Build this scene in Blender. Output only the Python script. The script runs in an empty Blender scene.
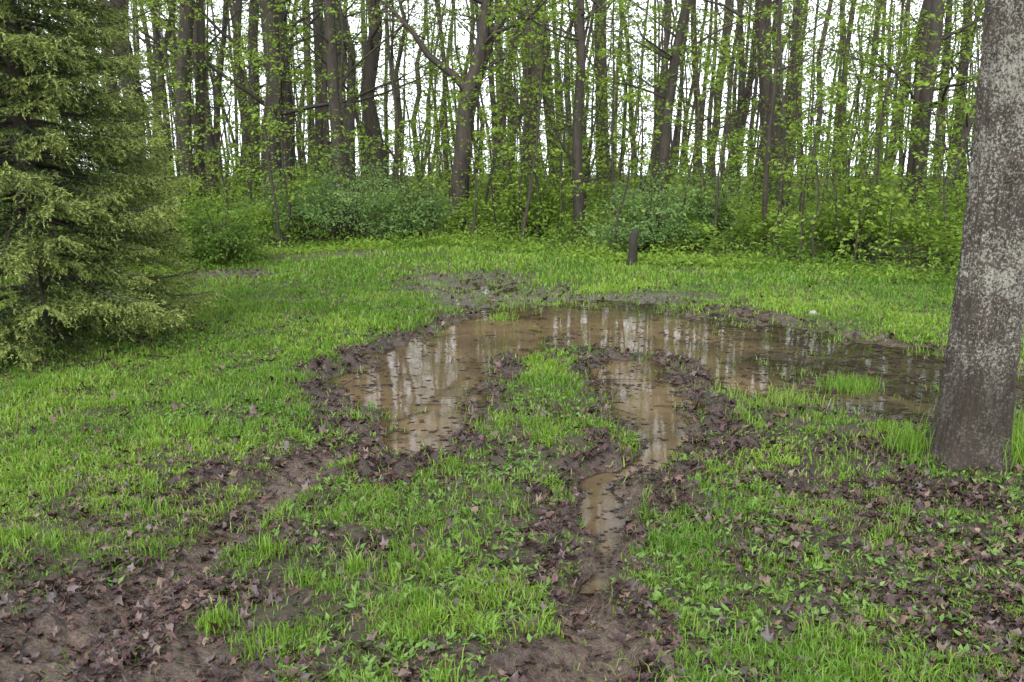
import bpy, math, numpy as np
from mathutils import Vector
rng=np.random.default_rng(7)
scene=bpy.context.scene
# ---------------------------------------------------------------- noise
def _h(ix,iy,s):
    h=(ix*374761393+iy*668265263+s*974634777)&0xffffffff
    h=((h^(h>>13))*1274126177)&0xffffffff
    return ((h^(h>>16))&0xffffffff)/4294967295.0
def vn(x,y,s=0):
    fx=np.floor(x);fy=np.floor(y);ix=fx.astype(np.int64);iy=fy.astype(np.int64)
    u=x-fx;v=y-fy;u=u*u*(3-2*u);v=v*v*(3-2*v)
    a=_h(ix,iy,s);b=_h(ix+1,iy,s);c=_h(ix,iy+1,s);d=_h(ix+1,iy+1,s)
    return (a*(1-u)+b*u)*(1-v)+(c*(1-u)+d*u)*v
def fbm(x,y,s=0,o=3):
    r=0;a=.5;t=0
    for i in range(o):
        r=r+a*vn(x*2**i+i*17.3,y*2**i+i*9.1,s+i);t+=a;a*=.5
    return r/t
def ss(a,b,x):
    t=np.clip((x-a)/(b-a),0,1);return t*t*(3-2*t)
def dline(x,y,P):
    d=np.full(x.shape,1e9)
    for (ax,ay),(bx,by) in zip(P[:-1],P[1:]):
        vx,vy=bx-ax,by-ay;t=np.clip(((x-ax)*vx+(y-ay)*vy)/(vx*vx+vy*vy+1e-9),0,1)
        d=np.minimum(d,np.hypot(x-ax-t*vx,y-ay-t*vy))
    return d
def sdpoly(x,y,P):
    d=dline(x,y,P+[P[0]]);ins=np.zeros(x.shape,bool)
    for (ax,ay),(bx,by) in zip(P,P[1:]+[P[0]]):
        if ay==by: continue
        c=((ay>y)!=(by>y))&(x<(bx-ax)*(y-ay)/(by-ay)+ax);ins^=c
    return np.where(ins,-d,d)
# ---------------------------------------------------------------- layout (metres)
WATER=[(-.35,9.4),(.97,9.9),(2.04,9.6),(2.75,8.9),(3.2,8.0),(3.8,7.45),(4.4,7.15),(5.5,6.9),(7,6.3),(7.2,5.2),(4.5,5.0),(3.2,5.2),
 (2.56,5.5),(2.16,5.65),(1.73,5.9),(1.5,6.8),(1.24,7.35),(.86,7.6),(.35,7.75),(-.02,7.3),(-.24,6.35),(-.31,5.6),(-.39,4.95),(-.54,4.8),
 (-.76,5.1),(-.9,5.6),(-1.25,6.1),(-1.35,6.55),(-1.15,7.3),(-.9,8.0),(-.8,8.6)]
POOL=[(.78,7.2),(1.22,7.1),(1.3,6.35),(1.17,5.6),(.97,5.05),(.77,5.2),(.68,5.7)]
RUTL=[(-.5,5.0),(-.75,4.83),(-1.12,4.43),(-1.25,3.8),(-1.34,3.3),(-1.46,2.86),(-1.7,1.6)]
RUTR=[(1.0,6.5),(.85,5.1),(.64,4.6),(.47,4.02),(.38,3.6),(.30,3.15),(.23,2.73),(.15,2.2),(.1,1.4)]
BERMS=[([(.45,8.0),(-.06,7.1),(-.16,6.2),(-.2,5.5),(-.33,4.7),(-.62,4.35)],.13),
 ([(.86,7.4),(.57,6.3),(.52,5.5),(.46,4.8),(.22,4.0),(.12,3.3)],.08),
 ([(1.42,7.1),(1.45,6.3),(1.33,5.5),(1.13,4.8),(.78,4.1)],.13),
 ([(-.55,9.2),(-1.05,7.8),(-1.5,6.5),(-1.1,5.4),(-1.1,4.8),(-1.5,4.3)],.14)]
EX=[-14,-8,-4.7,-3.7,-1.3,1.4,2.8,4.6,5.8,8,14];EY=[10,10.8,12.6,15,16.2,14,13,12.2,10.6,9,7]
def edge(x): return np.interp(x,EX,EY)+1.3*(fbm(x*.9,x*0+3.3,5)-.5)
def fields(x,y):
    jx=x+.36*(fbm(x*2.3,y*2.3,1,4)-.5);jy=y+.36*(fbm(x*2.3,y*2.3,11,4)-.5)
    sd=np.minimum(sdpoly(jx,jy,WATER),sdpoly(jx,jy,POOL))
    n3=fbm(x*3,y*3,21);n12=fbm(x*12,y*12,23);n30=fbm(x*30,y*30,24,2);n5=fbm(x*5,y*5,25,4)
    dl=dline(jx,jy,RUTL);dr=dline(jx,jy,RUTR)
    land=.055+.022*np.clip(5-y,0,3)+.05*(fbm(x*.6,y*.6,20)-.5)+.045*(n3-.5)+.025*(n12-.5)
    right=ss(1.5,2.1,x)
    bot=-.07+.10*(fbm(x*1.6,y*1.6,30)-.5)+.05*(n12-.5)+right*.045+.035*(n5-.5)
    bot=bot+.03*ss(8.4,9.6,y)
    s=ss(-.35,.5,sd);h=bot*(1-s)+land*s
    rl=np.exp(-(dl/.12)**2);rr=np.exp(-(dr/.10)**2)
    dry=ss(-.1,.2,sd)
    h=h-.05*rl*dry-(.095+.03*ss(3.4,3.9,y))*rr*dry
    wv=.05*ss(3.4,2.6,y)
    m=np.maximum(ss(.28,.05,dl-wv*2+.40*(n5-.5)),ss(.22,.02,dr-wv+.42*(n5-.5)))
    berm=np.zeros(x.shape)
    for P,w in BERMS:
        d=dline(jx,jy,P)+.6*(fbm(x*4,y*4,33,4)-.5)
        berm=np.maximum(berm,np.exp(-(np.clip(d,0,9)/w)**2))
    pat=ss(.38,.62,fbm(x*3.3,y*3.3,36))
    berm=np.maximum(berm,.6*pat*np.exp(-((dl-.26)/.1)**2));berm=np.maximum(berm,.9*pat*np.exp(-((dr-.22)/.09)**2))
    clod=fbm(x*9,y*9,35)
    h=h+berm*(.0+.19*np.clip(clod-.38,0,1))
    corner=ss(.15,-.35,y-(2.22-.47*np.minimum(x,0))+1.3*(n3-.5))*ss(.5,-.4,x)
    shore=ss(.4,.0,sd)*ss(.32,.6,n5)
    mud=np.clip(np.maximum(np.maximum(m,berm*.75),np.maximum(corner,shore)),0,1)
    h=h+mud*(.045*(n12-.5)+.022*(n30-.5))
    p1=ss(1.05,.45,np.hypot((x+.4+.25*(y-11))/1.35,(y-11.0)/1.8)+1.1*(n3-.5))
    p2=ss(1.0,.6,np.hypot((x+3.2)/1.5,(y-14.6)/1.0)+.7*(n3-.5))
    p3=ss(1.0,.6,np.hypot((x+4.0)/1.0,(y-12.0)/.6)+.7*(n3-.5))
    p4=ss(.9,.5,np.hypot((x-1.3)/1.5,(y-10.1)/.4)+.9*(n3-.5))
    bare=np.maximum(np.maximum(p1,p4),np.maximum(p2,p3))
    h=h-np.maximum(p1,p4)*(.04+.09*(n12-.5)+.08*(n3-.5))
    h=h-.05*np.clip(y-62,0,None)*ss(60,66,y)
    leafy=ss(.75,1.4,x+.8*(n3-.5))*ss(5.6,4.6,y)
    rut=np.maximum(rl,rr)
    return dict(h=h,sd=sd,mud=mud,berm=berm,bare=bare,leafy=leafy,corner=corner,rut=rut,n3=n3,n12=n12,n5=n5)
def H(x,y): return fields(x,y)['h']
# ---------------------------------------------------------------- mesh helpers
def mk(name,V,F,mat,C=None,parent=None,smooth=False,extra=None):
    me=bpy.data.meshes.new(name);V=np.asarray(V,np.float32)
    me.vertices.add(len(V));me.vertices.foreach_set('co',V.ravel())
    F=[np.asarray(f,np.int32) for f in F if len(f)]
    lv=np.concatenate([f.ravel() for f in F]);tot=np.concatenate([np.full(len(f),f.shape[1],np.int32) for f in F])
    st=np.concatenate([[0],np.cumsum(tot)[:-1]]).astype(np.int32)
    me.loops.add(len(lv));me.loops.foreach_set('vertex_index',lv)
    me.polygons.add(len(tot));me.polygons.foreach_set('loop_start',st)
    if smooth: me.polygons.foreach_set('use_smooth',np.ones(len(tot),bool))
    if C is not None:
        a=me.attributes.new('Col','FLOAT_COLOR','POINT');c=np.ones((len(V),4),np.float32);c[:,:3]=C;a.data.foreach_set('color',c.ravel())
    if extra:
        for k,v in extra.items():
            a=me.attributes.new(k,'FLOAT','POINT');a.data.foreach_set('value',np.asarray(v,np.float32))
    me.update(calc_edges=True)
    me.materials.append(mat);ob=bpy.data.objects.new(name,me);scene.collection.objects.link(ob)
    if parent is not None: ob.parent=parent
    return ob
def empty(name,loc=(0,0,0)):
    e=bpy.data.objects.new(name,None);e.empty_display_size=.3;scene.collection.objects.link(e);return e
class Tubes:
    def __init__(s): s.V=[];s.F=[];s.n=0
    def add(s,P,R,k=6,rough=0,seed=0):
        P=np.asarray(P,float);R=np.asarray(R,float);n=len(P)
        T=np.gradient(P,axis=0);T/=np.linalg.norm(T,axis=1)[:,None]+1e-9
        ref=np.array([0,1.,0]) if abs(T[0][2])>.6 else np.array([0,0,1.])
        A=np.cross(T,ref);A/=np.linalg.norm(A,axis=1)[:,None]+1e-9;B=np.cross(T,A)
        th=np.arange(k)/k*2*np.pi
        rr=R[:,None]*np.ones(k)
        if rough: rr=rr*(1+rough*(np.random.default_rng(seed).random((n,k))-.5))
        V=P[:,None,:]+rr[...,None]*(np.cos(th)[None,:,None]*A[:,None,:]+np.sin(th)[None,:,None]*B[:,None,:])
        i=np.arange(n-1)[:,None]*k;j=np.arange(k)[None,:];j2=(j+1)%k
        F=np.stack([i+j,i+j2,i+k+j2,i+k+j],-1).reshape(-1,4)
        s.V.append(V.reshape(-1,3));s.F.append(F+s.n);s.n+=n*k
    def build(s,name,mat,parent=None): return mk(name,np.concatenate(s.V),[np.concatenate(s.F)],mat,parent=parent,smooth=True)
def nrm(a): return a/(np.linalg.norm(a,axis=-1,keepdims=True)+1e-9)
class Leaves:
    def __init__(s): s.c=[];s.d=[];s.n=[];s.L=[];s.W=[];s.C=[]
    def add(s,c,d,n,L,W,C):
        s.c.append(c);s.d.append(nrm(d));s.n.append(n);s.L.append(L);s.W.append(W);s.C.append(C)
    def build(s,name,mat,parent=None):
        c=np.concatenate(s.c);d=np.concatenate(s.d);n=np.concatenate(s.n);L=np.concatenate(s.L)[:,None];W=np.concatenate(s.W)[:,None];C=np.concatenate(s.C)
        sd=nrm(np.cross(d,n));up=nrm(np.cross(sd,d))
        V=np.stack([c,c+d*L*.45+sd*W*.5+up*L*.08,c+d*L,c+d*L*.45-sd*W*.5+up*L*.08],1).reshape(-1,3)
        F=np.arange(len(V)).reshape(-1,4)
        return mk(name,V,[F],mat,C=np.repeat(C,4,0),parent=parent)
def sprays(LV,O,D,Ls,k,size,colA,colB,flat=.25,wide=.38,rg=rng,asp=.62):
    M=len(O);D=nrm(D);t=rg.random((M,k))**.7
    side=nrm(np.cross(D,np.array([0,0,1.])+0*D)+1e-6)
    lat=(rg.random((M,k))-.5)*2*wide*(1.15-t*.75)
    c=O[:,None]+D[:,None]*(t*Ls[:,None])[...,None]+side[:,None]*(lat*Ls[:,None])[...,None]
    c[...,2]+=-.18*t*t*Ls[:,None]+rg.normal(0,.06,(M,k))*Ls[:,None]
    d=D[:,None]*.5+side[:,None]*np.sign(lat)[...,None]*.7+rg.normal(0,.5,(M,k,3));d[...,2]-=.35
    n=np.array([0,0,1.])+rg.normal(0,flat*2,(M,k,3))
    sz=size*rg.uniform(.6,1.25,(M,k));mix=np.clip(rg.random((M,1))*.7+rg.random((M,k))*.4,0,1)[...,None]
    C=np.array(colA)*(1-mix)+np.array(colB)*mix
    q=lambda a:a.reshape(-1,3)
    LV.add(q(c),q(d),q(n),sz.ravel(),sz.ravel()*asp,q(C))
# ---------------------------------------------------------------- materials
def mat(name):
    m=bpy.data.materials.new(name);m.use_nodes=True;nt=m.node_tree;nt.nodes.clear()
    o=nt.nodes.new('ShaderNodeOutputMaterial');return m,nt,o
def N(nt,t,**k):
    n=nt.nodes.new(t)
    for a,b in k.items(): setattr(n,a,b)
    return n
def ramp(nt,fac,stops):
    r=N(nt,'ShaderNodeValToRGB');e=r.color_ramp.elements
    while len(e)<len(stops): e.new(.5)
    for q,(p,c) in zip(e,stops): q.position=p;q.color=(*c,1)
    nt.links.new(fac,r.inputs[0]);return r.outputs[0]
def noise(nt,vec,sc,det=4,rough=.6):
    n=N(nt,'ShaderNodeTexNoise');n.inputs['Scale'].default_value=sc;n.inputs['Detail'].default_value=det;n.inputs['Roughness'].default_value=rough
    if vec is not None: nt.links.new(vec,n.inputs['Vector'])
    return n.outputs['Fac']
def mixc(nt,f,a,b,mode='MIX'):
    m=N(nt,'ShaderNodeMix',data_type='RGBA',blend_type=mode)
    for i,v in ((0,f),(6,a),(7,b)):
        if isinstance(v,(int,float)): m.inputs[i].default_value=v
        elif isinstance(v,tuple): m.inputs[i].default_value=(*v,1)
        else: nt.links.new(v,m.inputs[i])
    return m.outputs[2]
def leafmat(name,trans=.35,gloss=.06,gr=.45):
    m,nt,o=mat(name);a=N(nt,'ShaderNodeAttribute',attribute_name='Col')
    d=N(nt,'ShaderNodeBsdfDiffuse');nt.links.new(a.outputs['Color'],d.inputs[0]);last=d.outputs[0]
    if trans>0:
        t=N(nt,'ShaderNodeBsdfTranslucent');tc=mixc(nt,1.0,a.outputs['Color'],(1.2,1.1,.7),'MULTIPLY');nt.links.new(tc,t.inputs[0])
        x=N(nt,'ShaderNodeMixShader');x.inputs[0].default_value=trans;nt.links.new(last,x.inputs[1]);nt.links.new(t.outputs[0],x.inputs[2]);last=x.outputs[0]
    if gloss>0:
        g=N(nt,'ShaderNodeBsdfGlossy');g.inputs['Roughness'].default_value=gr;y=N(nt,'ShaderNodeMixShader');y.inputs[0].default_value=gloss;nt.links.new(last,y.inputs[1]);nt.links.new(g.outputs[0],y.inputs[2]);last=y.outputs[0]
    nt.links.new(last,o.inputs[0]);return m
M_leaf=leafmat('leaf_green',.4,0);M_grass=leafmat('grass_blade',.3,.03);M_needle=leafmat('spruce_needle',0,.03);M_dead=leafmat('dead_leaf',0,.06,.45)
def barkmat(name,c1,c2,lichen=None,scale=1,moss=(.055,.06,.035)):
    m,nt,o=mat(name);g=N(nt,'ShaderNodeNewGeometry');mp=N(nt,'ShaderNodeMapping');mp.inputs['Scale'].default_value=(1,1,.22)
    nt.links.new(g.outputs['Position'],mp.inputs[0]);f=noise(nt,mp.outputs[0],26*scale,5,.7);col=ramp(nt,f,[(.3,c1),(.7,c2)])
    f2=noise(nt,g.outputs['Position'],1.3,3);col=mixc(nt,ramp(nt,f2,[(.45,(0,0,0)),(.75,(.7,.7,.7))]),col,moss)
    bm=f
    if lichen:
        l=noise(nt,g.outputs['Position'],75,5,.75);l2=noise(nt,g.outputs['Position'],5,4)
        ad=N(nt,'ShaderNodeMath',operation='MULTIPLY_ADD');nt.links.new(l2,ad.inputs[0]);ad.inputs[1].default_value=.4;nt.links.new(l,ad.inputs[2])
        col=mixc(nt,ramp(nt,ad.outputs[0],[(.70,(0,0,0)),(.77,(.9,.9,.9))]),col,lichen)
        sp=N(nt,'ShaderNodeSeparateXYZ');nt.links.new(g.outputs['Position'],sp.inputs[0])
        z=N(nt,'ShaderNodeMath',operation='MULTIPLY_ADD');nt.links.new(f2,z.inputs[0]);z.inputs[1].default_value=-.8;nt.links.new(sp.outputs[2],z.inputs[2])
        col=mixc(nt,ramp(nt,z.outputs[0],[(0,(.75,.75,.75)),(.3,(0,0,0))]),col,(.028,.019,.012))
    b=N(nt,'ShaderNodeBsdfPrincipled');b.inputs['Roughness'].default_value=.8
    nt.links.new(col,b.inputs['Base Color']);bp=N(nt,'ShaderNodeBump');bp.inputs['Strength'].default_value=1;bp.inputs['Distance'].default_value=.03
    nt.links.new(bm,bp.inputs['Height']);nt.links.new(bp.outputs[0],b.inputs['Normal']);nt.links.new(b.outputs[0],o.inputs[0]);return m
M_bark=barkmat('forest_bark',(.016,.012,.009),(.078,.060,.046),scale=.5,moss=(.042,.044,.026))
M_maple=barkmat('maple_bark',(.012,.009,.007),(.088,.062,.048),(.29,.285,.235),moss=(.052,.048,.030))
M_spbark=barkmat('spruce_bark',(.02,.014,.01),(.06,.045,.03))
# ground
Mg,nt,o=mat('muddy_ground')
a=N(nt,'ShaderNodeAttribute',attribute_name='Col');wet=N(nt,'ShaderNodeAttribute',attribute_name='wet');g=N(nt,'ShaderNodeNewGeometry')
f=noise(nt,g.outputs['Position'],22,6,.7);f2=noise(nt,g.outputs['Position'],90,4,.7)
col=mixc(nt,1.0,a.outputs['Color'],ramp(nt,f,[(.3,(.5,.47,.45)),(.7,(1.45,1.4,1.35))]),'MULTIPLY')
col=mixc(nt,1.0,col,ramp(nt,f2,[(.35,(.6,.6,.6)),(.65,(1.35,1.35,1.35))]),'MULTIPLY')
b=N(nt,'ShaderNodeBsdfPrincipled');nt.links.new(col,b.inputs['Base Color'])
r=N(nt,'ShaderNodeMapRange');r.inputs[3].default_value=.85;r.inputs[4].default_value=.22;nt.links.new(wet.outputs['Fac'],r.inputs[0]);nt.links.new(r.outputs[0],b.inputs['Roughness'])
ad=N(nt,'ShaderNodeMath',operation='MULTIPLY_ADD');nt.links.new(f2,ad.inputs[0]);ad.inputs[1].default_value=.4;nt.links.new(f,ad.inputs[2])
bp=N(nt,'ShaderNodeBump');bp.inputs['Strength'].default_value=.9;bp.inputs['Distance'].default_value=.03;nt.links.new(ad.outputs[0],bp.inputs['Height']);nt.links.new(bp.outputs[0],b.inputs['Normal'])
nt.links.new(b.outputs[0],o.inputs[0])
# water
Mw,nt,o=mat('puddle_water')
dp=N(nt,'ShaderNodeAttribute',attribute_name='depth');a=N(nt,'ShaderNodeAttribute',attribute_name='Col');g=N(nt,'ShaderNodeNewGeometry')
tr=N(nt,'ShaderNodeBsdfTransparent');tr.inputs[0].default_value=(.75,.66,.52,1);df=N(nt,'ShaderNodeBsdfDiffuse')
wc=mixc(nt,1.0,a.outputs['Color'],ramp(nt,noise(nt,g.outputs['Position'],2.5,5,.65),[(.3,(.65,.65,.62)),(.7,(1.2,1.2,1.22))]),'MULTIPLY');nt.links.new(wc,df.inputs[0])
mr=N(nt,'ShaderNodeMapRange');mr.inputs[1].default_value=0;mr.inputs[2].default_value=.04;mr.inputs[3].default_value=.08;mr.inputs[4].default_value=.97;nt.links.new(dp.outputs['Fac'],mr.inputs[0])
x=N(nt,'ShaderNodeMixShader');nt.links.new(mr.outputs[0],x.inputs[0]);nt.links.new(tr.outputs[0],x.inputs[1]);nt.links.new(df.outputs[0],x.inputs[2])
gl=N(nt,'ShaderNodeBsdfGlossy');gl.inputs['Roughness'].default_value=.04
bp=N(nt,'ShaderNodeBump');bp.inputs['Strength'].default_value=.05;bp.inputs['Distance'].default_value=.01;nt.links.new(noise(nt,g.outputs['Position'],7,2),bp.inputs['Height']);nt.links.new(bp.outputs[0],gl.inputs['Normal'])
fr=N(nt,'ShaderNodeFresnel');fr.inputs[0].default_value=1.42
y=N(nt,'ShaderNodeMixShader');nt.links.new(fr.outputs[0],y.inputs[0]);nt.links.new(x.outputs[0],y.inputs[1]);nt.links.new(gl.outputs[0],y.inputs[2]);nt.links.new(y.outputs[0],o.inputs[0])
# ---------------------------------------------------------------- ground sheet
def grow(a,step,f,end):
    out=[a]
    while abs(out[-1])<end: out.append(out[-1]+step);step*=f
    return out[1:]
xs=np.concatenate([[-v for v in grow(3.0,.03,1.09,700)][::-1],np.arange(-3.0,4.4,.025),grow(4.4,.03,1.09,700)])
ys=np.concatenate([np.array([-200,-80,-30,-10,-4,-1,0,.7,1.2]),np.arange(1.5,6.5,.025),np.arange(6.5,10.5,.04),np.arange(10.5,20,.12),grow(20,.2,1.1,900)])
X,Y=np.meshgrid(xs,ys);x=X.ravel();y=Y.ravel();f=fields(x,y)
def L3(*c): return np.array(c)
soil=L3(.060,.052,.030);mudc=L3(.112,.085,.068);dark=L3(.046,.034,.028);floor=L3(.05,.052,.022)
C=np.tile(soil,(len(x),1))
def bl(C,c,m): return C*(1-m[:,None])+c*m[:,None]
C=bl(C,L3(.05,.075,.022),ss(5,8,y)*.7)
C=bl(C,dark,f['leafy']*.5)
C=bl(C,floor,ss(-.5,1.5,y-edge(x)))
C=bl(C,mudc,np.clip(f['mud']*1.1,0,1));C=bl(C,dark,np.clip(f['berm']*1.1,0,1)*.75);C=bl(C,L3(.13,.10,.076),f['rut']*.8*(f['sd']>0))
C=bl(C,L3(.12,.108,.092),f['bare']*.9);C=bl(C,L3(.09,.068,.045),ss(.12,-.05,f['sd'])*.6)
wetv=np.clip(.25+.6*f['mud']+.6*f['rut']+ss(.4,0,f['sd'])+f['bare']*.5,0,1)
nx,ny=len(xs),len(ys);i=np.arange(ny-1)[:,None]*nx;j=np.arange(nx-1)[None,:]
Fq=np.stack([i+j,i+j+1,i+nx+j+1,i+nx+j],-1).reshape(-1,4)
mk('ground',np.stack([x,y,f['h']],1),[Fq],Mg,C=C,smooth=True,extra={'wet':wetv})
# water sheet
xs=np.arange(-2.6,8,.03);ys=np.arange(3.2,13.8,.03);X,Y=np.meshgrid(xs,ys);x=X.ravel();y=Y.ravel();fw=fields(x,y)
dep=-fw['h'];nx,ny=len(xs),len(ys);i=np.arange(ny-1)[:,None]*nx;j=np.arange(nx-1)[None,:]
Fq=np.stack([i+j,i+j+1,i+nx+j+1,i+nx+j],-1).reshape(-1,4);keep=(dep[Fq].max(1)>-.004);Fq=Fq[keep]
u,inv=np.unique(Fq,return_inverse=True);Fq=inv.reshape(-1,4)
ochre=L3(.150,.106,.058);dk=L3(.060,.048,.030)
mixd=np.clip(ss(1.4,2.8,x+1.6*(fw['n3']-.5))+ss(8.6,9.6,y)*.6+.35*ss(.45,.65,fbm(x*1.3,y*1.3,39)),0,1)
Cw=ochre*(1-mixd[:,None])+dk*mixd[:,None]
mk('puddle_water',np.stack([x,y,0*x],1)[u],[Fq],Mw,C=Cw[u],extra={'depth':dep[u]},smooth=True)
# ---------------------------------------------------------------- grass
def blades(x,y,z,L,W,C,lean=.55):
    n=len(x);a=rng.random(n)*2*np.pi;le=np.abs(rng.normal(0,lean,n));la=rng.random(n)*2*np.pi
    s=np.stack([np.cos(a),np.sin(a),0*a],1);l=np.stack([np.cos(la)*le,np.sin(la)*le,0*a],1)
    b=np.stack([x,y,z-.006],1);up=np.array([0,0,1.])
    m=b+(l*.35+up*.6)*L[:,None];t=b+(l*1.0+up*(1-.35*np.clip(le,0,1.5))[:,None])*L[:,None]
    w=(s*W[:,None])*.5
    V=np.stack([b-w,b+w,m+w*.8,m-w*.8,t],1).reshape(-1,3);k=np.arange(n)[:,None]*5
    return V,k+np.array([[0,1,2,3]]),k+np.array([[3,2,4]]),np.repeat(C,5,0)
GV=[];GQ=[];GT=[];GC=[];gn=0
def addg(x,y,z,L,W,C,lean=.55):
    global gn
    V,q,t,c=blades(x,y,z,L,W,C,lean);GV.append(V);GQ.append(q+gn);GT.append(t+gn);GC.append(c);gn+=len(V)
def gcol(xx,yy,m):
    mix=np.clip(fbm(xx*1.3,yy*1.3,54)*1.5-.35+.5*(fbm(xx*6,yy*6,55)-.5)+rng.normal(0,.25,m),0,1)[:,None]
    C=L3(.100,.222,.022)*(1-mix)+L3(.235,.385,.045)*mix
    dry=(rng.random(m)<.07)[:,None];return np.where(dry,L3(.28,.24,.13),C)
for (y0,y1,n,L0,W0) in [(1.9,4.2,170000,.036,.004),(4.2,7,190000,.040,.0065),(7,11,180000,.045,.010),(11,18,140000,.065,.016)]:
    yy=rng.uniform(y0,y1,n);xx=rng.uniform(-1,1,n)*(yy*.64+.4)
    f=fields(xx,yy);tuft=vn(xx*13,yy*13,50);tuft2=vn(xx*29,yy*29,56)
    pn=fbm(xx*1.7,yy*1.7,51);pn2=fbm(xx*5.5,yy*5.5,52)
    g=ss(-.004,.02,f['h'])*(1-.96*ss(.2,.7,f['mud']+.4*(pn2-.5)))*(1-f['bare']*.88)
    base=ss(.36,.58,pn*.4+pn2*.6)
    lush=np.maximum(ss(4.6,7,yy),ss(-.8,-1.8,xx)*ss(3.1,4.2,yy)*.9)
    g=g*((base*(1-.45*f['leafy'])+.12)*(1-lush)+(.5+.6*base)*lush)
    g*=(ss(.1,.75,tuft*.6+tuft2*.5)*1.15*(1-.5*lush)+.5*lush)*ss(1.5,.3,yy-edge(xx))
    k=rng.random(n)<g;xx=xx[k];yy=yy[k];hh=f['h'][k]
    m=len(xx);Ls=L0*rng.uniform(.4,1.4,m)*(.55+1.0*vn(xx*2.4,yy*2.4,53)**1.5+.5*ss(.6,.9,tuft[k]))
    addg(xx,yy,hh,Ls,W0*rng.uniform(.6,1.4,m),gcol(xx,yy,m),.75)
n=34000;yy=rng.uniform(4.6,12.5,n);xx=rng.uniform(-1.8,5,n);f=fields(xx,yy)
k=(rng.random(n)<ss(-.04,-.005,f['h'])*ss(.02,.0,f['h'])*ss(.48,.62,fbm(xx*3.1,yy*3.1,57)));xx=xx[k];yy=yy[k];m=len(xx)
addg(xx,yy,f['h'][k],.07*rng.uniform(.5,1.3,m),.006*np.ones(m),gcol(xx,yy,m),.5)
cl=[(2.47,6.3,.2,700,.11),(2.75,4.45,.18,350,.2),(2.2,4.7,.12,200,.18),(3.0,4.7,.2,300,.22),(-.1,9.0,.12,200,.1),(1.9,5.85,.3,300,.12),(3.0,5.4,.3,300,.14)]
for q in range(130):
    yq=rng.uniform(2.2,8);cl.append((rng.uniform(-1,1)*yq*.6,yq,rng.uniform(.04,.11),int(rng.integers(25,90)),rng.uniform(.045,.09)))
for (cx,cy,r,n,L) in cl:
    xx=cx+rng.normal(0,r*.5,n);yy=cy+rng.normal(0,r*.5,n);f=fields(xx,yy)
    if n<100 and (f['mud'].mean()>.5 or f['h'].mean()<.01): continue
    mix=np.clip(rng.random((n,1))*.6+rng.random()*.5,0,1);addg(xx,yy,np.maximum(f['h'],-.02),L*rng.uniform(.5,1.3,n),.005*np.ones(n),L3(.10,.22,.022)*(1-mix)+L3(.22,.37,.045)*mix,.4)
mk('lawn_grass',np.concatenate(GV),[np.concatenate(GQ),np.concatenate(GT)],M_grass,C=np.concatenate(GC))
WL=Leaves();n=9000;yy=rng.uniform(2.0,8,n);xx=rng.uniform(-1,1,n)*(yy*.62+.3);f=fields(xx,yy)
k=(rng.random(n)<.9*ss(.0,.02,f['h'])*(1-ss(.3,.7,f['mud']))*ss(.3,.7,vn(xx*2,yy*2,60)))
xx=xx[k];yy=yy[k];zz=f['h'][k];q=6;m=len(xx)
a=rng.random((m,q))*2*np.pi;d=np.stack([np.cos(a),np.sin(a),rng.uniform(.1,.7,(m,q))],-1).reshape(-1,3)
c=np.repeat(np.stack([xx,yy,zz+.005],1),q,0)+rng.normal(0,.014,(m*q,3))*[1,1,.3];sz=rng.uniform(.012,.045,m*q)
mix=rng.random((m*q,1));WL.add(c,d,np.array([0,0,1.])+rng.normal(0,.3,(m*q,3)),sz,sz*.42,L3(.09,.19,.030)*(1-mix)+L3(.19,.32,.07)*mix)
WL.build('broadleaf_weeds',M_grass)
# ---------------------------------------------------------------- fallen leaves
def litter(n,y0,y1,size,out):
    yy=rng.uniform(y0,y1,n);xx=rng.uniform(-1,1,n)*(yy*.64+.4);f=fields(xx,yy)
    cl=fbm(xx*4,yy*4,70);c2=fbm(xx*11,yy*11,71);lawn=ss(-1.2,-2.0,xx)*ss(3.0,3.6,yy)
    p=.10*ss(9,5,yy)+.03+ss(.15,.8,f['berm'])*.7*ss(.3,.6,c2)+f['leafy']*ss(.34,.56,cl)*.9*ss(.25,.6,c2)+.3*ss(.1,.6,f['mud'])*(1-f['rut'])*ss(.4,.6,c2)+.32*ss(.46,.64,cl)*ss(6,4,yy)*(1-.75*lawn)+.18*ss(.5,.68,cl)
    p=p+.28*f['corner']*ss(.5,.65,cl)
    sh=ss(.6,.0,f['sd'])*ss(-.6,-.1,f['sd']);p+=.4*sh*ss(.4,.6,cl)
    wat=f['h']<0;p=np.where(wat,.05+.75*ss(1.5,2.3,xx)*ss(.42,.6,cl)*ss(.35,.6,c2)+.3*ss(.52,.68,c2)*ss(.45,.6,cl)+.3*ss(.0,-.01,-f['h']-.015),p)
    p=np.where((f['bare']>.4),.5*ss(.4,.6,c2),p)
    k=(rng.random(n)<p)&(yy<edge(xx)+.5);out.append((xx[k],yy[k],np.where(wat[k],.002,f['h'][k]+.006),wat[k],size*rng.uniform(.3,1.3,k.sum())))
out=[];litter(66000,1.9,5,.029,out);litter(66000,5,13,.040,out)
xx,yy,zz,wat,sz=[np.concatenate([o_[i] for o_ in out]) for i in range(5)];n=len(xx)
ang=np.array([0,25,55,85,125,160,200,235,275,305,335])*np.pi/180
rad=np.array([1,.55,.85,.5,.7,.42,.42,.7,.5,.85,.55]);k=len(ang)
R=rad[None]*rng.uniform(.6,1.3,(n,k));a=ang[None]+rng.random((n,1))*6.283
lx=np.cos(a)*R;ly=np.sin(a)*R*rng.uniform(.5,1,(n,1))
curl=np.where(wat,.04,rng.uniform(.1,1.1,n))[:,None];axis=rng.random((n,1))*6.283
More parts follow.
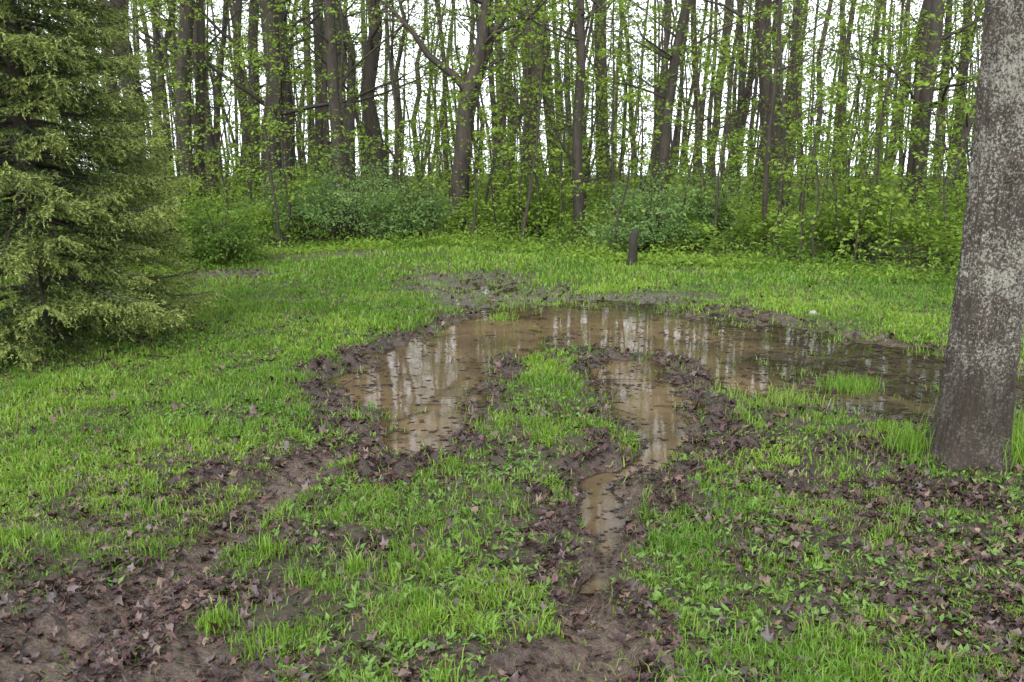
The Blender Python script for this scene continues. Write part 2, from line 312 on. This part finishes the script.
lz=curl*((lx*np.cos(axis)+ly*np.sin(axis))**2)*rng.choice([-1,1],(n,1),p=[.35,.65])+rng.normal(0,.08,(n,k))*(curl>.05)
tl=rng.normal(0,.4,(n,2))*(~wat)[:,None]
lz=lz+lx*tl[:,:1]+ly*tl[:,1:]
V=np.zeros((n,k+1,3));V[:,1:,0]=lx;V[:,1:,1]=ly;V[:,1:,2]=lz;V*=sz[:,None,None]*.8
V[:,:,2]-=np.where(wat,0,V[:,:,2].min(1)*.6)[:,None];V+=np.stack([xx,yy,zz],1)[:,None]
j=np.arange(k);T=np.stack([0*j,1+j,1+(j+1)%k],1)[None]+(np.arange(n)*(k+1))[:,None,None]
pal=np.array([[.046,.024,.020],[.075,.038,.032],[.028,.018,.015],[.11,.064,.045],[.058,.032,.033],[.17,.115,.08]])
C=pal[rng.choice(6,n,p=[.28,.23,.23,.11,.12,.03])]*rng.uniform(.7,1.3,(n,1));C=np.where(wat[:,None],C*.6,C)
mk('fallen_leaves',V.reshape(-1,3),[T.reshape(-1,3)],M_dead,C=np.repeat(C,k+1,0))
TW=Tubes()
for q in range(260):
    y0=rng.uniform(2.3,8.5);x0=rng.uniform(-1,1)*y0*.6;L=rng.uniform(.08,.3);a=rng.random()*6.28
    px=x0+np.array([0,.5,1])*L*math.cos(a)+rng.normal(0,.008,3);py=y0+np.array([0,.5,1])*L*math.sin(a)+rng.normal(0,.008,3)
    TW.add(np.stack([px,py,np.maximum(H(px,py),0)+.008],1),[.004,.003,.0015],5)
TW.build('fallen_twigs',M_bark)
# ---------------------------------------------------------------- tree building
def wander(p0,p1,n,amp,rg):
    t=np.linspace(0,1,n)[:,None];P=np.array(p0)*(1-t)+np.array(p1)*t
    w=np.cumsum(rg.normal(0,amp,(n,3)),0);w-=w[0]+(w[-1]-w[0])*t;w[:,2]*=.3;return P+w
GA=(.11,.195,.030);GB=(.27,.38,.080)
def limb(T,LV,p0,d,L,r,rg,size,nsp,k,colA=GA,colB=GB):
    d=np.array(d,float);p1=np.array(p0)+d*L
    P=wander(p0,p1,6,.05*L,rg);P[:,2]+=np.linspace(0,1,6)**2*.12*L
    T.add(P,r*np.linspace(1,.15,6),4)
    idx=rg.uniform(.4,1,nsp);pos=np.stack([np.interp(idx,np.linspace(0,1,6),P[:,i]) for i in range(3)],1)
    a=rg.normal(0,.9,nsp);b=math.atan2(d[1],d[0])+a;D=np.stack([np.cos(b),np.sin(b),rg.uniform(-.15,.45,nsp)],1)
    Ls=rg.uniform(.5,1.0,nsp)*min(1.15,.35+.3*L)
    for o_,dd,l in zip(pos,D,Ls):
        T.add([o_,o_+dd*l*.5+[0,0,-.03*l],o_+dd*l*.95+[0,0,-.15*l]],[r*.25+.002,r*.16+.0015,.001],3)
    sprays(LV,pos,D,Ls,k,size,colA,colB,rg=rg)
def tree(T,LV,base,top,r0,rg,nl,zmin=2.5,size=.08,k=22,sides=8,nsp=6,limbL=(1.2,3.2),curve=.12,pts=None,flare=1.35,dead=0):
    n=12
    if pts is None: P=wander(base,top,n,curve,rg)
    else:
        pts=np.array(pts,float);s=np.linspace(0,1,len(pts));P=np.stack([np.interp(np.linspace(0,1,n+6),s,pts[:,i]) for i in range(3)],1)
        P[1:-1,:2]+=rg.normal(0,.02,(n+4,2));n=n+6
    P=np.insert(P,1,P[0]*.92+P[1]*.08,0);t=np.linspace(0,1,len(P));R=r0*(1-.82*t);R[0]=r0*flare;R[1]=r0*1.1
    P[0,2]-=.1;T.add(P,R,sides,.12,int(rg.integers(1e6)))
    for q in range(nl):
        z=zmin+(P[-1,2]-zmin)*rg.random()**1.3;x0=[np.interp(z,P[:,2],P[:,i]) for i in range(3)]
        a=rg.random()*6.283;e=rg.uniform(.1,.9);fr=(z-zmin)/(P[-1,2]-zmin+1e-6)
        L=rg.uniform(*limbL)*(1-.35*fr);limb(T,LV,x0,[math.cos(a),math.sin(a),e],L,max(.008,r0*.22*(1-.6*fr)),rg,size,nsp,k)
    for q in range(dead):
        z=rg.uniform(1,7);x0=np.array([np.interp(z,P[:,2],P[:,i]) for i in range(3)]);a=rg.random()*6.283
        p1=x0+np.array([math.cos(a),math.sin(a),rg.uniform(-.3,.9)])*rg.uniform(.5,2.2);D=wander(x0,p1,5,.08,rg);T.add(D,[.022,.017,.012,.008,.003],3)
        T.add(wander(D[2],D[2]+rg.normal(0,.5,3),4,.05,rg),[.009,.007,.005,.002],3)
    return P
rf=np.random.default_rng(21)
def single(name,base,top,r,nl,seed,pts=None,**kw):
    e=empty(name);rg=np.random.default_rng(seed);T=Tubes();LV=Leaves();tree(T,LV,base,top,r,rg,nl,pts=pts,dead=5,**kw)
    if seed==101:
        limb(T,LV,(-.78,18.4,2.75),(-.9,.1,.75),2.6,.1,rg,.08,7,18)
        P=wander((-.72,18.4,2.95),(1.2,18.9,7.5),6,.1,rg);T.add(P,np.linspace(.1,.03,6),7)
    T.build('trunk_and_limbs',M_bark,e)
    if LV.c: LV.build('leaves',M_leaf,e)
single('woodland_tree',(-1.2,18.4,0),(1,18.6,15),.23,16,101,pts=[(-1.2,18.4,0),(-1.05,18.4,1.2),(-.95,18.4,2.4),(-.6,18.4,3.6),(-.48,18.4,4.8),(.0,18.6,9),(.2,18.6,14)],zmin=3.2)
single('woodland_tree',(1.26,16.4,0),(1.2,16.6,12),.105,16,102,zmin=2.2,curve=.04)
single('woodland_tree',(7.75,17,0),(7.9,17,14),.16,16,103,zmin=2.2,curve=.05)
single('woodland_tree',(7.1,15.6,0),(9.6,16,7),.09,10,104,zmin=1.6,curve=.06)
single('woodland_tree',(3.1,19,0),(3.4,19,13),.14,14,105,zmin=2.5)
single('woodland_tree',(-10.0,24,0),(-10.3,24,17),.33,14,106,zmin=4)
single('woodland_tree',(-7.6,22.5,0),(-7.8,22.5,16),.2,14,107,zmin=3.5)
single('woodland_tree',(-3.4,24,0),(-3.3,24,17),.24,14,108,zmin=4)
single('woodland_tree',(4.3,15.0,0),(4.5,15.2,9),.05,12,109,zmin=1.4,curve=.06)
# woodland behind: one mass
wood=empty('distant_woodland');T=Tubes();LV=Leaves();pos=[]
tries=0
while len(pos)<250 and tries<9000:
    tries+=1;y=19+36*rf.random()**1.1;x=rf.uniform(-1,1)*(y*.70+3)
    if y<edge(np.array([x]))[0]+3: continue
    if any((x-a)**2+(y-b)**2<.5 for a,b in pos): continue
    pos.append((x,y))
for q in range(24):
    s=1 if rf.random()<.6 else -1;x=s*rf.uniform(9.5,17);y=rf.uniform(11.5,20);pos.append((x,y))
for x,y in pos:
    r=rf.choice([.045,.08,.13,.18,.23],p=[.34,.27,.21,.12,.06])*rf.uniform(.85,1.2);h=11+rf.random()*5+r*20
    sz=.090+.0021*(y-18)
    tree(T,LV,(x,y,0),(x+rf.normal(0,1.2),y+rf.normal(0,.8),h),r,rf,int(rf.integers(9,13)),zmin=rf.uniform(1.6,4.5),size=sz,k=14,sides=7,nsp=5,curve=rf.uniform(.04,.2),limbL=(1.4,3.8),dead=4 if y<35 else 1)
for q in range(150):
    y=rf.uniform(50,66);x=rf.uniform(-1,1)*(y*.66+3);r=rf.uniform(.06,.2);h=rf.uniform(12,18)
    T.add(wander((x,y,-.1),(x+rf.normal(0,1),y,h),6,.15,rf),np.linspace(r,r*.3,6),5)
    m=16;zz=rf.uniform(.8,h,m);O=np.stack([x+rf.normal(0,1.0,m),y+rf.normal(0,1.,m),zz],1);a=rf.random(m)*6.283
    sprays(LV,O,np.stack([np.cos(a),np.sin(a),0*a+.1],1),rf.uniform(.8,1.6,m),11,.18,(.11,.17,.03),(.24,.34,.08),rg=rf)
T.build('trunks',M_bark,wood);LV.build('crown_leaves',M_leaf,wood)
# saplings under the trees
sap=empty('understory_saplings');T=Tubes();LV=Leaves();cnt=0
while cnt<320:
    far=cnt>=265
    x=rf.uniform(-15,15);y=edge(np.array([x]))[0]+.5+rf.random()**1.4*16
    if far: y=rf.uniform(28,50);x=rf.uniform(-1,1)*y*.66
    if abs(x)>y*.7+1.5: continue
    if not far and x<0 and rf.random()<.4: continue
    cnt+=1;h=rf.uniform(1.0,5.8);z=float(H(np.array([x]),np.array([y]))[0])
    P=wander((x,y,z),(x+rf.normal(0,.5),y+rf.normal(0,.4),h),7,.07,rf);T.add(P,np.linspace(.008+.005*h,.003,7),5)
    ns=int(5+h*4.2);tt=rf.uniform(.15,1,ns);O=np.stack([np.interp(tt,np.linspace(0,1,7),P[:,i]) for i in range(3)],1)
    a=rf.random(ns)*6.283;D=np.stack([np.cos(a),np.sin(a),rf.uniform(0,.6,ns)],1);Ls=rf.uniform(.4,1.0,ns)*(.5+.12*h)*(1.25-tt*.6)*(1.4 if far else 1)
    for o_,d,l in zip(O,D,Ls): T.add([o_,o_+d*l*.5,o_+d*l*.95+[0,0,-.12*l]],[.006,.004,.0015],3)
    sprays(LV,O,D,Ls,20,.15 if far else .076,(.12,.215,.030),(.29,.41,.08),rg=rf)
T.build('stems',M_bark,sap);LV.build('leaves',M_leaf,sap)
# herbs / undergrowth
LV=Leaves();n=15000;xx=rf.uniform(-16,16,n);yy=edge(xx)-.6+rf.random(n)**1.6*20;k=np.abs(xx)<yy*.75+1.5;xx=xx[k];yy=yy[k]
hd=yy-edge(xx);dens=fbm(xx*.8,yy*.8,80);k=rf.random(len(xx))<ss(.25,.55,dens)+.3;xx=xx[k];yy=yy[k];hd=hd[k]
ht=(.10+.85*ss(-.3,2.6,hd))*rf.uniform(.3,1.3,len(xx))*(.3+1.5*fbm(xx*.7,yy*.7,81));q=16;m=len(xx)
c=np.repeat(np.stack([xx,yy,H(xx,yy)],1),q,0);t=rf.random(m*q);hh=np.repeat(ht,q)
c[:,:2]+=rf.normal(0,.13,(m*q,2));c[:,2]+=hh*(.1+.9*t)
d=rf.normal(0,1,(m*q,3))*[1,1,.5]+[0,0,.2];sz=rf.uniform(.04,.095,m*q)
mix=np.clip(np.repeat(fbm(xx*1.1,yy*1.1,82),q)*1.7-.4+rf.normal(0,.2,m*q),0,1)[:,None]
LV.add(c,d,np.array([0,0,1.])+rf.normal(0,.5,(m*q,3)),sz,sz*.45,L3(.095,.185,.030)*(1-mix)+L3(.25,.38,.07)*mix)
LV.build('undergrowth_plants',M_leaf)
# loose ferns scattered in the right-hand wood edge
LV=Leaves();T=Tubes()
for q in range(75):
    x=rf.uniform(2.5,10.5) if q<60 else rf.uniform(-7,1);y=edge(np.array([x]))[0]+rf.uniform(.1,4.5);z=float(H(np.array([x]),np.array([y]))[0]);sc=rf.uniform(.7,1.25);ph=rf.random()*6
    for w in range(int(rf.integers(5,8))):
        a=ph+w*1.0+rf.normal(0,.3);L=rf.uniform(.4,.7)*sc;t=np.linspace(0,1,13);d=np.array([math.cos(a),math.sin(a),0])
        P=np.array([x,y,z])+d*(t**1.5*L*.6)[:,None];P[:,2]+=L*(1.45*t-.55*t**2.5);T.add(P[::3],np.linspace(.004,.001,5),3)
        s=np.array([-d[1],d[0],0]);P2=P[3:]
        for sg in (-1,1):
            ln=.24*L*np.sin(np.pi*(.15+.85*(1-t[3:]))*.9)+.012;mix=rf.random((len(P2),1))*.6+.2
            LV.add(P2,np.tile(s*sg*.9+d*.25+[0,0,.1],(len(P2),1))+rf.normal(0,.15,(len(P2),3)),np.tile(d*-.6+[0,0,.8],(len(P2),1))+rf.normal(0,.3,(len(P2),3)),ln,ln*.32,L3(.12,.22,.03)*(1-mix)+L3(.27,.40,.08)*mix)
e=empty('fern_patch');T.build('fern_stems',M_bark,e);LV.build('fern_fronds',M_leaf,e)
# shrubs
def shrub(x,y,w,h,cA,cB,seed,ns=70,size=.045):
    rg=np.random.default_rng(seed);e=empty('honeysuckle_shrub');T=Tubes();LV=Leaves()
    z=float(H(np.array([x]),np.array([y]))[0]);O=[];D=[];Ls=[]
    for q in range(ns):
        a=rg.random()*6.283;ra=w*.5*rg.random()**.5*rg.uniform(.7,1.25);hh=h*(1-.55*min(1,ra/(w*.5))**2)*rg.uniform(.45,1.25)
        b=np.array([x+.12*w*math.cos(a)*rg.random(),y+.12*w*math.sin(a)*rg.random(),z-.02]);p=np.array([x+ra*math.cos(a),y+ra*math.sin(a),z+hh])
        mid=(b+p)/2+[-.15*ra*math.cos(a),-.15*ra*math.sin(a),.15*hh];T.add([b,mid,p],[.011,.007,.002],4)
        for s in range(5):
            t=rg.uniform(.35,1);o_=(b*(1-t)+p*t) if t>.5 else mid;an=a+rg.normal(0,1.1)
            O.append(o_);D.append([math.cos(an),math.sin(an),rg.uniform(-.1,.9)]);Ls.append(rg.uniform(.15,.4)*(.5+.4*w))
    sprays(LV,np.array(O),np.array(D),np.array(Ls),17,size,cA,cB,rg=rg,flat=.4,wide=.5,asp=.5)
    T.build('stems',M_bark,e);LV.build('leaves',M_leaf,e)
BA=(.10,.19,.060);BB=(.25,.37,.14)
for i,(x,y,w,h,ca,cb) in enumerate([(-3.0,16.3,2.2,1.5,BA,BB),(-1.9,16.8,1.4,1.0,BA,BB),(-4.2,17.5,2.2,1.3,BA,BB),(-4.35,13.2,1.3,.85,(.07,.14,.025),(.16,.25,.06)),
   (-5.6,14,2.0,1.3,(.09,.17,.025),(.2,.31,.05)),(2.25,14.6,1.6,1.2,BA,BB),(3.3,15.4,1.4,1.1,BA,BB),(.4,17.5,1.8,1.2,(.10,.19,.035),(.24,.36,.07)),
   (5.4,14.2,2.1,1.5,(.11,.21,.035),(.27,.39,.07)),(7.2,13.4,2.1,1.5,(.11,.21,.035),(.27,.39,.07)),(-7.5,15,2.4,1.6,BA,BB),(6.9,11.3,1.4,.9,(.12,.23,.035),(.29,.41,.07)),(9,15,2.5,1.8,BA,BB)]):
    shrub(x,y,w,h,ca,cb,300+i,size=.058,ns=85)
M_post=barkmat('rotten_wood',(.012,.01,.008),(.04,.03,.022))
T=Tubes();px,py=1.76,13.0;pz=float(H(np.array([px]),np.array([py]))[0])
T.add([(px,py,pz-.1),(px,py,pz),(px+.01,py,pz+.15),(px+.015,py,pz+.35),(px+.03,py,pz+.46),(px+.045,py,pz+.52),(px+.05,py,pz+.525)],[.085,.08,.065,.062,.06,.035,.002],10,.18,5)
T.build('wooden_post',M_post)
T=Tubes();sx,sy=3.1,9.0;sz_=float(H(np.array([sx]),np.array([sy]))[0])
T.add([(sx,sy,sz_-.03),(sx,sy,sz_),(sx+.005,sy,sz_+.03),(sx+.01,sy,sz_+.045),(sx+.01,sy,sz_+.05)],[.03,.045,.04,.025,.002],9,.3,9)
M_st=barkmat('pale_stone',(.25,.24,.23),(.4,.39,.37));T.build('stone',M_st)
# ---------------------------------------------------------------- near maple trunk (furrowed)
e=empty('maple_tree');cx,cy=2.5,4.62;z0=float(H(np.array([cx]),np.array([cy]))[0])
nz,na=320,140;zz=np.concatenate([np.linspace(-.08,3.4,nz-30),np.linspace(3.45,7.5,30)]);th=np.arange(na)/na*2*np.pi+np.pi/2
Z,TH=np.meshgrid(zz,th,indexing='ij')
R=.148+.03*np.exp(-Z/.9)+.06*np.exp(-np.clip(Z,0,9)/.10)*(1+.5*np.sin(TH*5+1))-.008*Z
wob=fbm(TH*2.2,Z*1.2,90)-.5;fur=np.abs(fbm(TH*11+.8*fbm(Z*2,TH*2,93),Z*3.2,91,3)-.5)*2
R=R*(1+.14*wob)+.022*np.clip(fur,0,.5)*1.6+.008*(fbm(TH*30,Z*22,92,2)-.5)
for (kt,kz,kr) in [(-1.9,1.55,.04),(-2.4,.75,.025)]:
    dd=np.hypot(((TH-kt+np.pi)%(2*np.pi)-np.pi)*.17,(Z-kz));R=R+kr*np.exp(-(dd/.06)**2)-kr*.7*np.exp(-(dd/.025)**2)
V=np.stack([cx+.02*np.sin(Z*1.3)+R*np.cos(TH),cy+R*np.sin(TH),z0+Z],-1).reshape(-1,3)
i=np.arange(nz-1)[:,None]*na;j=np.arange(na)[None,:];j2=(j+1)%na
mk('trunk',V,[np.stack([i+j,i+j2,i+na+j2,i+na+j],-1).reshape(-1,4)],M_maple,parent=e,smooth=True)
rg=np.random.default_rng(55);T=Tubes();LV=Leaves()
for q in range(9):
    a=rg.random()*6.283;z=rg.uniform(4.6,7.4);limb(T,LV,(cx,cy,z0+z),[math.cos(a),math.sin(a),.7],rg.uniform(1.5,3),.05,rg,.08,7,14)
T.build('limbs',M_maple,e);LV.build('leaves',M_leaf,e)
# ---------------------------------------------------------------- spruce
e=empty('spruce_tree');sx,sy=-4.05,7.5;HS=7.0;T=Tubes();rg=np.random.default_rng(77)
T.add([(sx,sy,-.05),(sx,sy,.3),(sx,sy,2),(sx,sy,4.5),(sx,sy,HS)],[.12,.1,.08,.045,.008],10,.1)
SO=[];SD=[];SL=[];SM=[]
z=.16;w=0
while z<HS-.15:
    nb=int(10 if z<4 else 7)
    for b in range(nb):
        a=w*.7+b*2*np.pi/nb+rg.normal(0,.2);z1=z+rg.normal(0,.08);R0=1.48*(1-z1/HS)**.75*rg.uniform(.74,1.12)
        if z1<.5: R0*=.92
        d=np.array([math.cos(a),math.sin(a),0]);s=np.array([-math.sin(a),math.cos(a),0])
        tt=np.linspace(0,1,9);dr=rg.uniform(.3,.6) if z<3.5 else rg.uniform(.05,.3)
        P=np.array([sx,sy,z1])+d*(tt*R0)[:,None]+s*(rg.normal(0,.08)*tt**2*R0)[:,None];P[:,2]+=R0*(.12*tt-dr*tt**1.6+.24*tt**4);P[:,2]=np.maximum(P[:,2],.07)
        T.add(P,.014*(1-.85*tt)*(.5+R0/1.4),4)
        m=int(R0/.055)+3
        for q,t in enumerate(np.linspace(.3,1,m)):
            o_=np.array([np.interp(t,tt,P[:,i]) for i in range(3)])
            for sgn in (-1,1):
                l=(.34*R0*(1-t)**.7+.09)*rg.uniform(.7,1.2)
                dd=d*.8+s*sgn*(.85 if t<.95 else .25)+np.array([0,0,rg.uniform(-.75,.05)])
                dd/=np.linalg.norm(dd);SO.append(o_);SD.append(dd);SL.append(l);SM.append(t)
                if l>.16:
                    for u_ in (.4,.7):
                        o2=o_+dd*l*u_;d2=d*1.0+s*sgn*rg.uniform(-.4,.8)+np.array([0,0,rg.uniform(-.9,.2)])
                        SO.append(o2);SD.append(d2/np.linalg.norm(d2));SL.append(l*.5);SM.append(t+.15)
    z+=.15;w+=1
SO=np.array(SO);SD=np.array(SD);SL=np.array(SL);SM=np.array(SM);M=len(SO)
T.build('trunk_and_branches',M_spbark,e)
cnts=np.clip((SL/.0095).astype(int),9,24);idx=np.repeat(np.arange(M),cnts);n=len(idx)
t=rg.random(n);o_=SO[idx]+SD[idx]*(t*SL[idx])[:,None];o_[:,2]-=.15*(t**2)*SL[idx];o_[:,2]=np.maximum(o_[:,2],.05)
rd=nrm(rg.normal(0,1,(n,3)));d=nrm(SD[idx]*.8+rd*.7);Ln=rg.uniform(.02,.034,n)[:,None]
sd=nrm(np.cross(d,rg.normal(0,1,(n,3))))*.0048
V=np.stack([o_-sd,o_+sd,o_+d*Ln],1).reshape(-1,3)
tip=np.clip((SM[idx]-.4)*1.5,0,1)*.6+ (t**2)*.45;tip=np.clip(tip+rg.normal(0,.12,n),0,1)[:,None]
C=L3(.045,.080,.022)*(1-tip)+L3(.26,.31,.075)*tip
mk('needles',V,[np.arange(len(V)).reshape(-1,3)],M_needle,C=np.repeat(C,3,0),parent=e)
# ---------------------------------------------------------------- light
W=bpy.data.worlds.new('World');scene.world=W;W.use_nodes=True;nt=W.node_tree;bg=nt.nodes['Background']
tc=nt.nodes.new('ShaderNodeTexCoord');mx=nt.nodes.new('ShaderNodeVectorMath');mx.operation='MAXIMUM';mx.inputs[1].default_value=(-9,-9,.16);nt.links.new(tc.outputs['Generated'],mx.inputs[0])
nz_=nt.nodes.new('ShaderNodeVectorMath');nz_.operation='NORMALIZE';nt.links.new(mx.outputs[0],nz_.inputs[0])
sk=nt.nodes.new('ShaderNodeTexSky');sk.sky_type='NISHITA';sk.sun_disc=False;sk.sun_elevation=math.radians(52);sk.sun_rotation=math.radians(200);sk.dust_density=1.5;sk.air_density=1
nt.links.new(nz_.outputs[0],sk.inputs[0])
hs=nt.nodes.new('ShaderNodeHueSaturation');hs.inputs['Saturation'].default_value=.2;hs.inputs['Value'].default_value=3.1;nt.links.new(sk.outputs[0],hs.inputs['Color']);nt.links.new(hs.outputs[0],bg.inputs[0]);bg.inputs[1].default_value=.15
sl=bpy.data.lights.new('sun','SUN');sl.energy=1.4;sl.angle=math.radians(40);sl.color=(1,.97,.92);so=bpy.data.objects.new('sun',sl);scene.collection.objects.link(so)
az=math.radians(200);el=math.radians(52);dirv=Vector((math.sin(az)*math.cos(el),math.cos(az)*math.cos(el),math.sin(el)));so.rotation_euler=dirv.to_track_quat('Z','Y').to_euler()
scene.view_settings.view_transform='Standard';scene.view_settings.look='None';scene.view_settings.exposure=0
cam=bpy.data.cameras.new('camera');cam.lens=31.18;cam.sensor_width=36;cam.clip_end=3000;cam.clip_start=.05
co=bpy.data.objects.new('camera',cam);scene.collection.objects.link(co);co.location=(0,0,1.7);co.rotation_euler=(math.radians(90-12.1),0,0);scene.camera=co
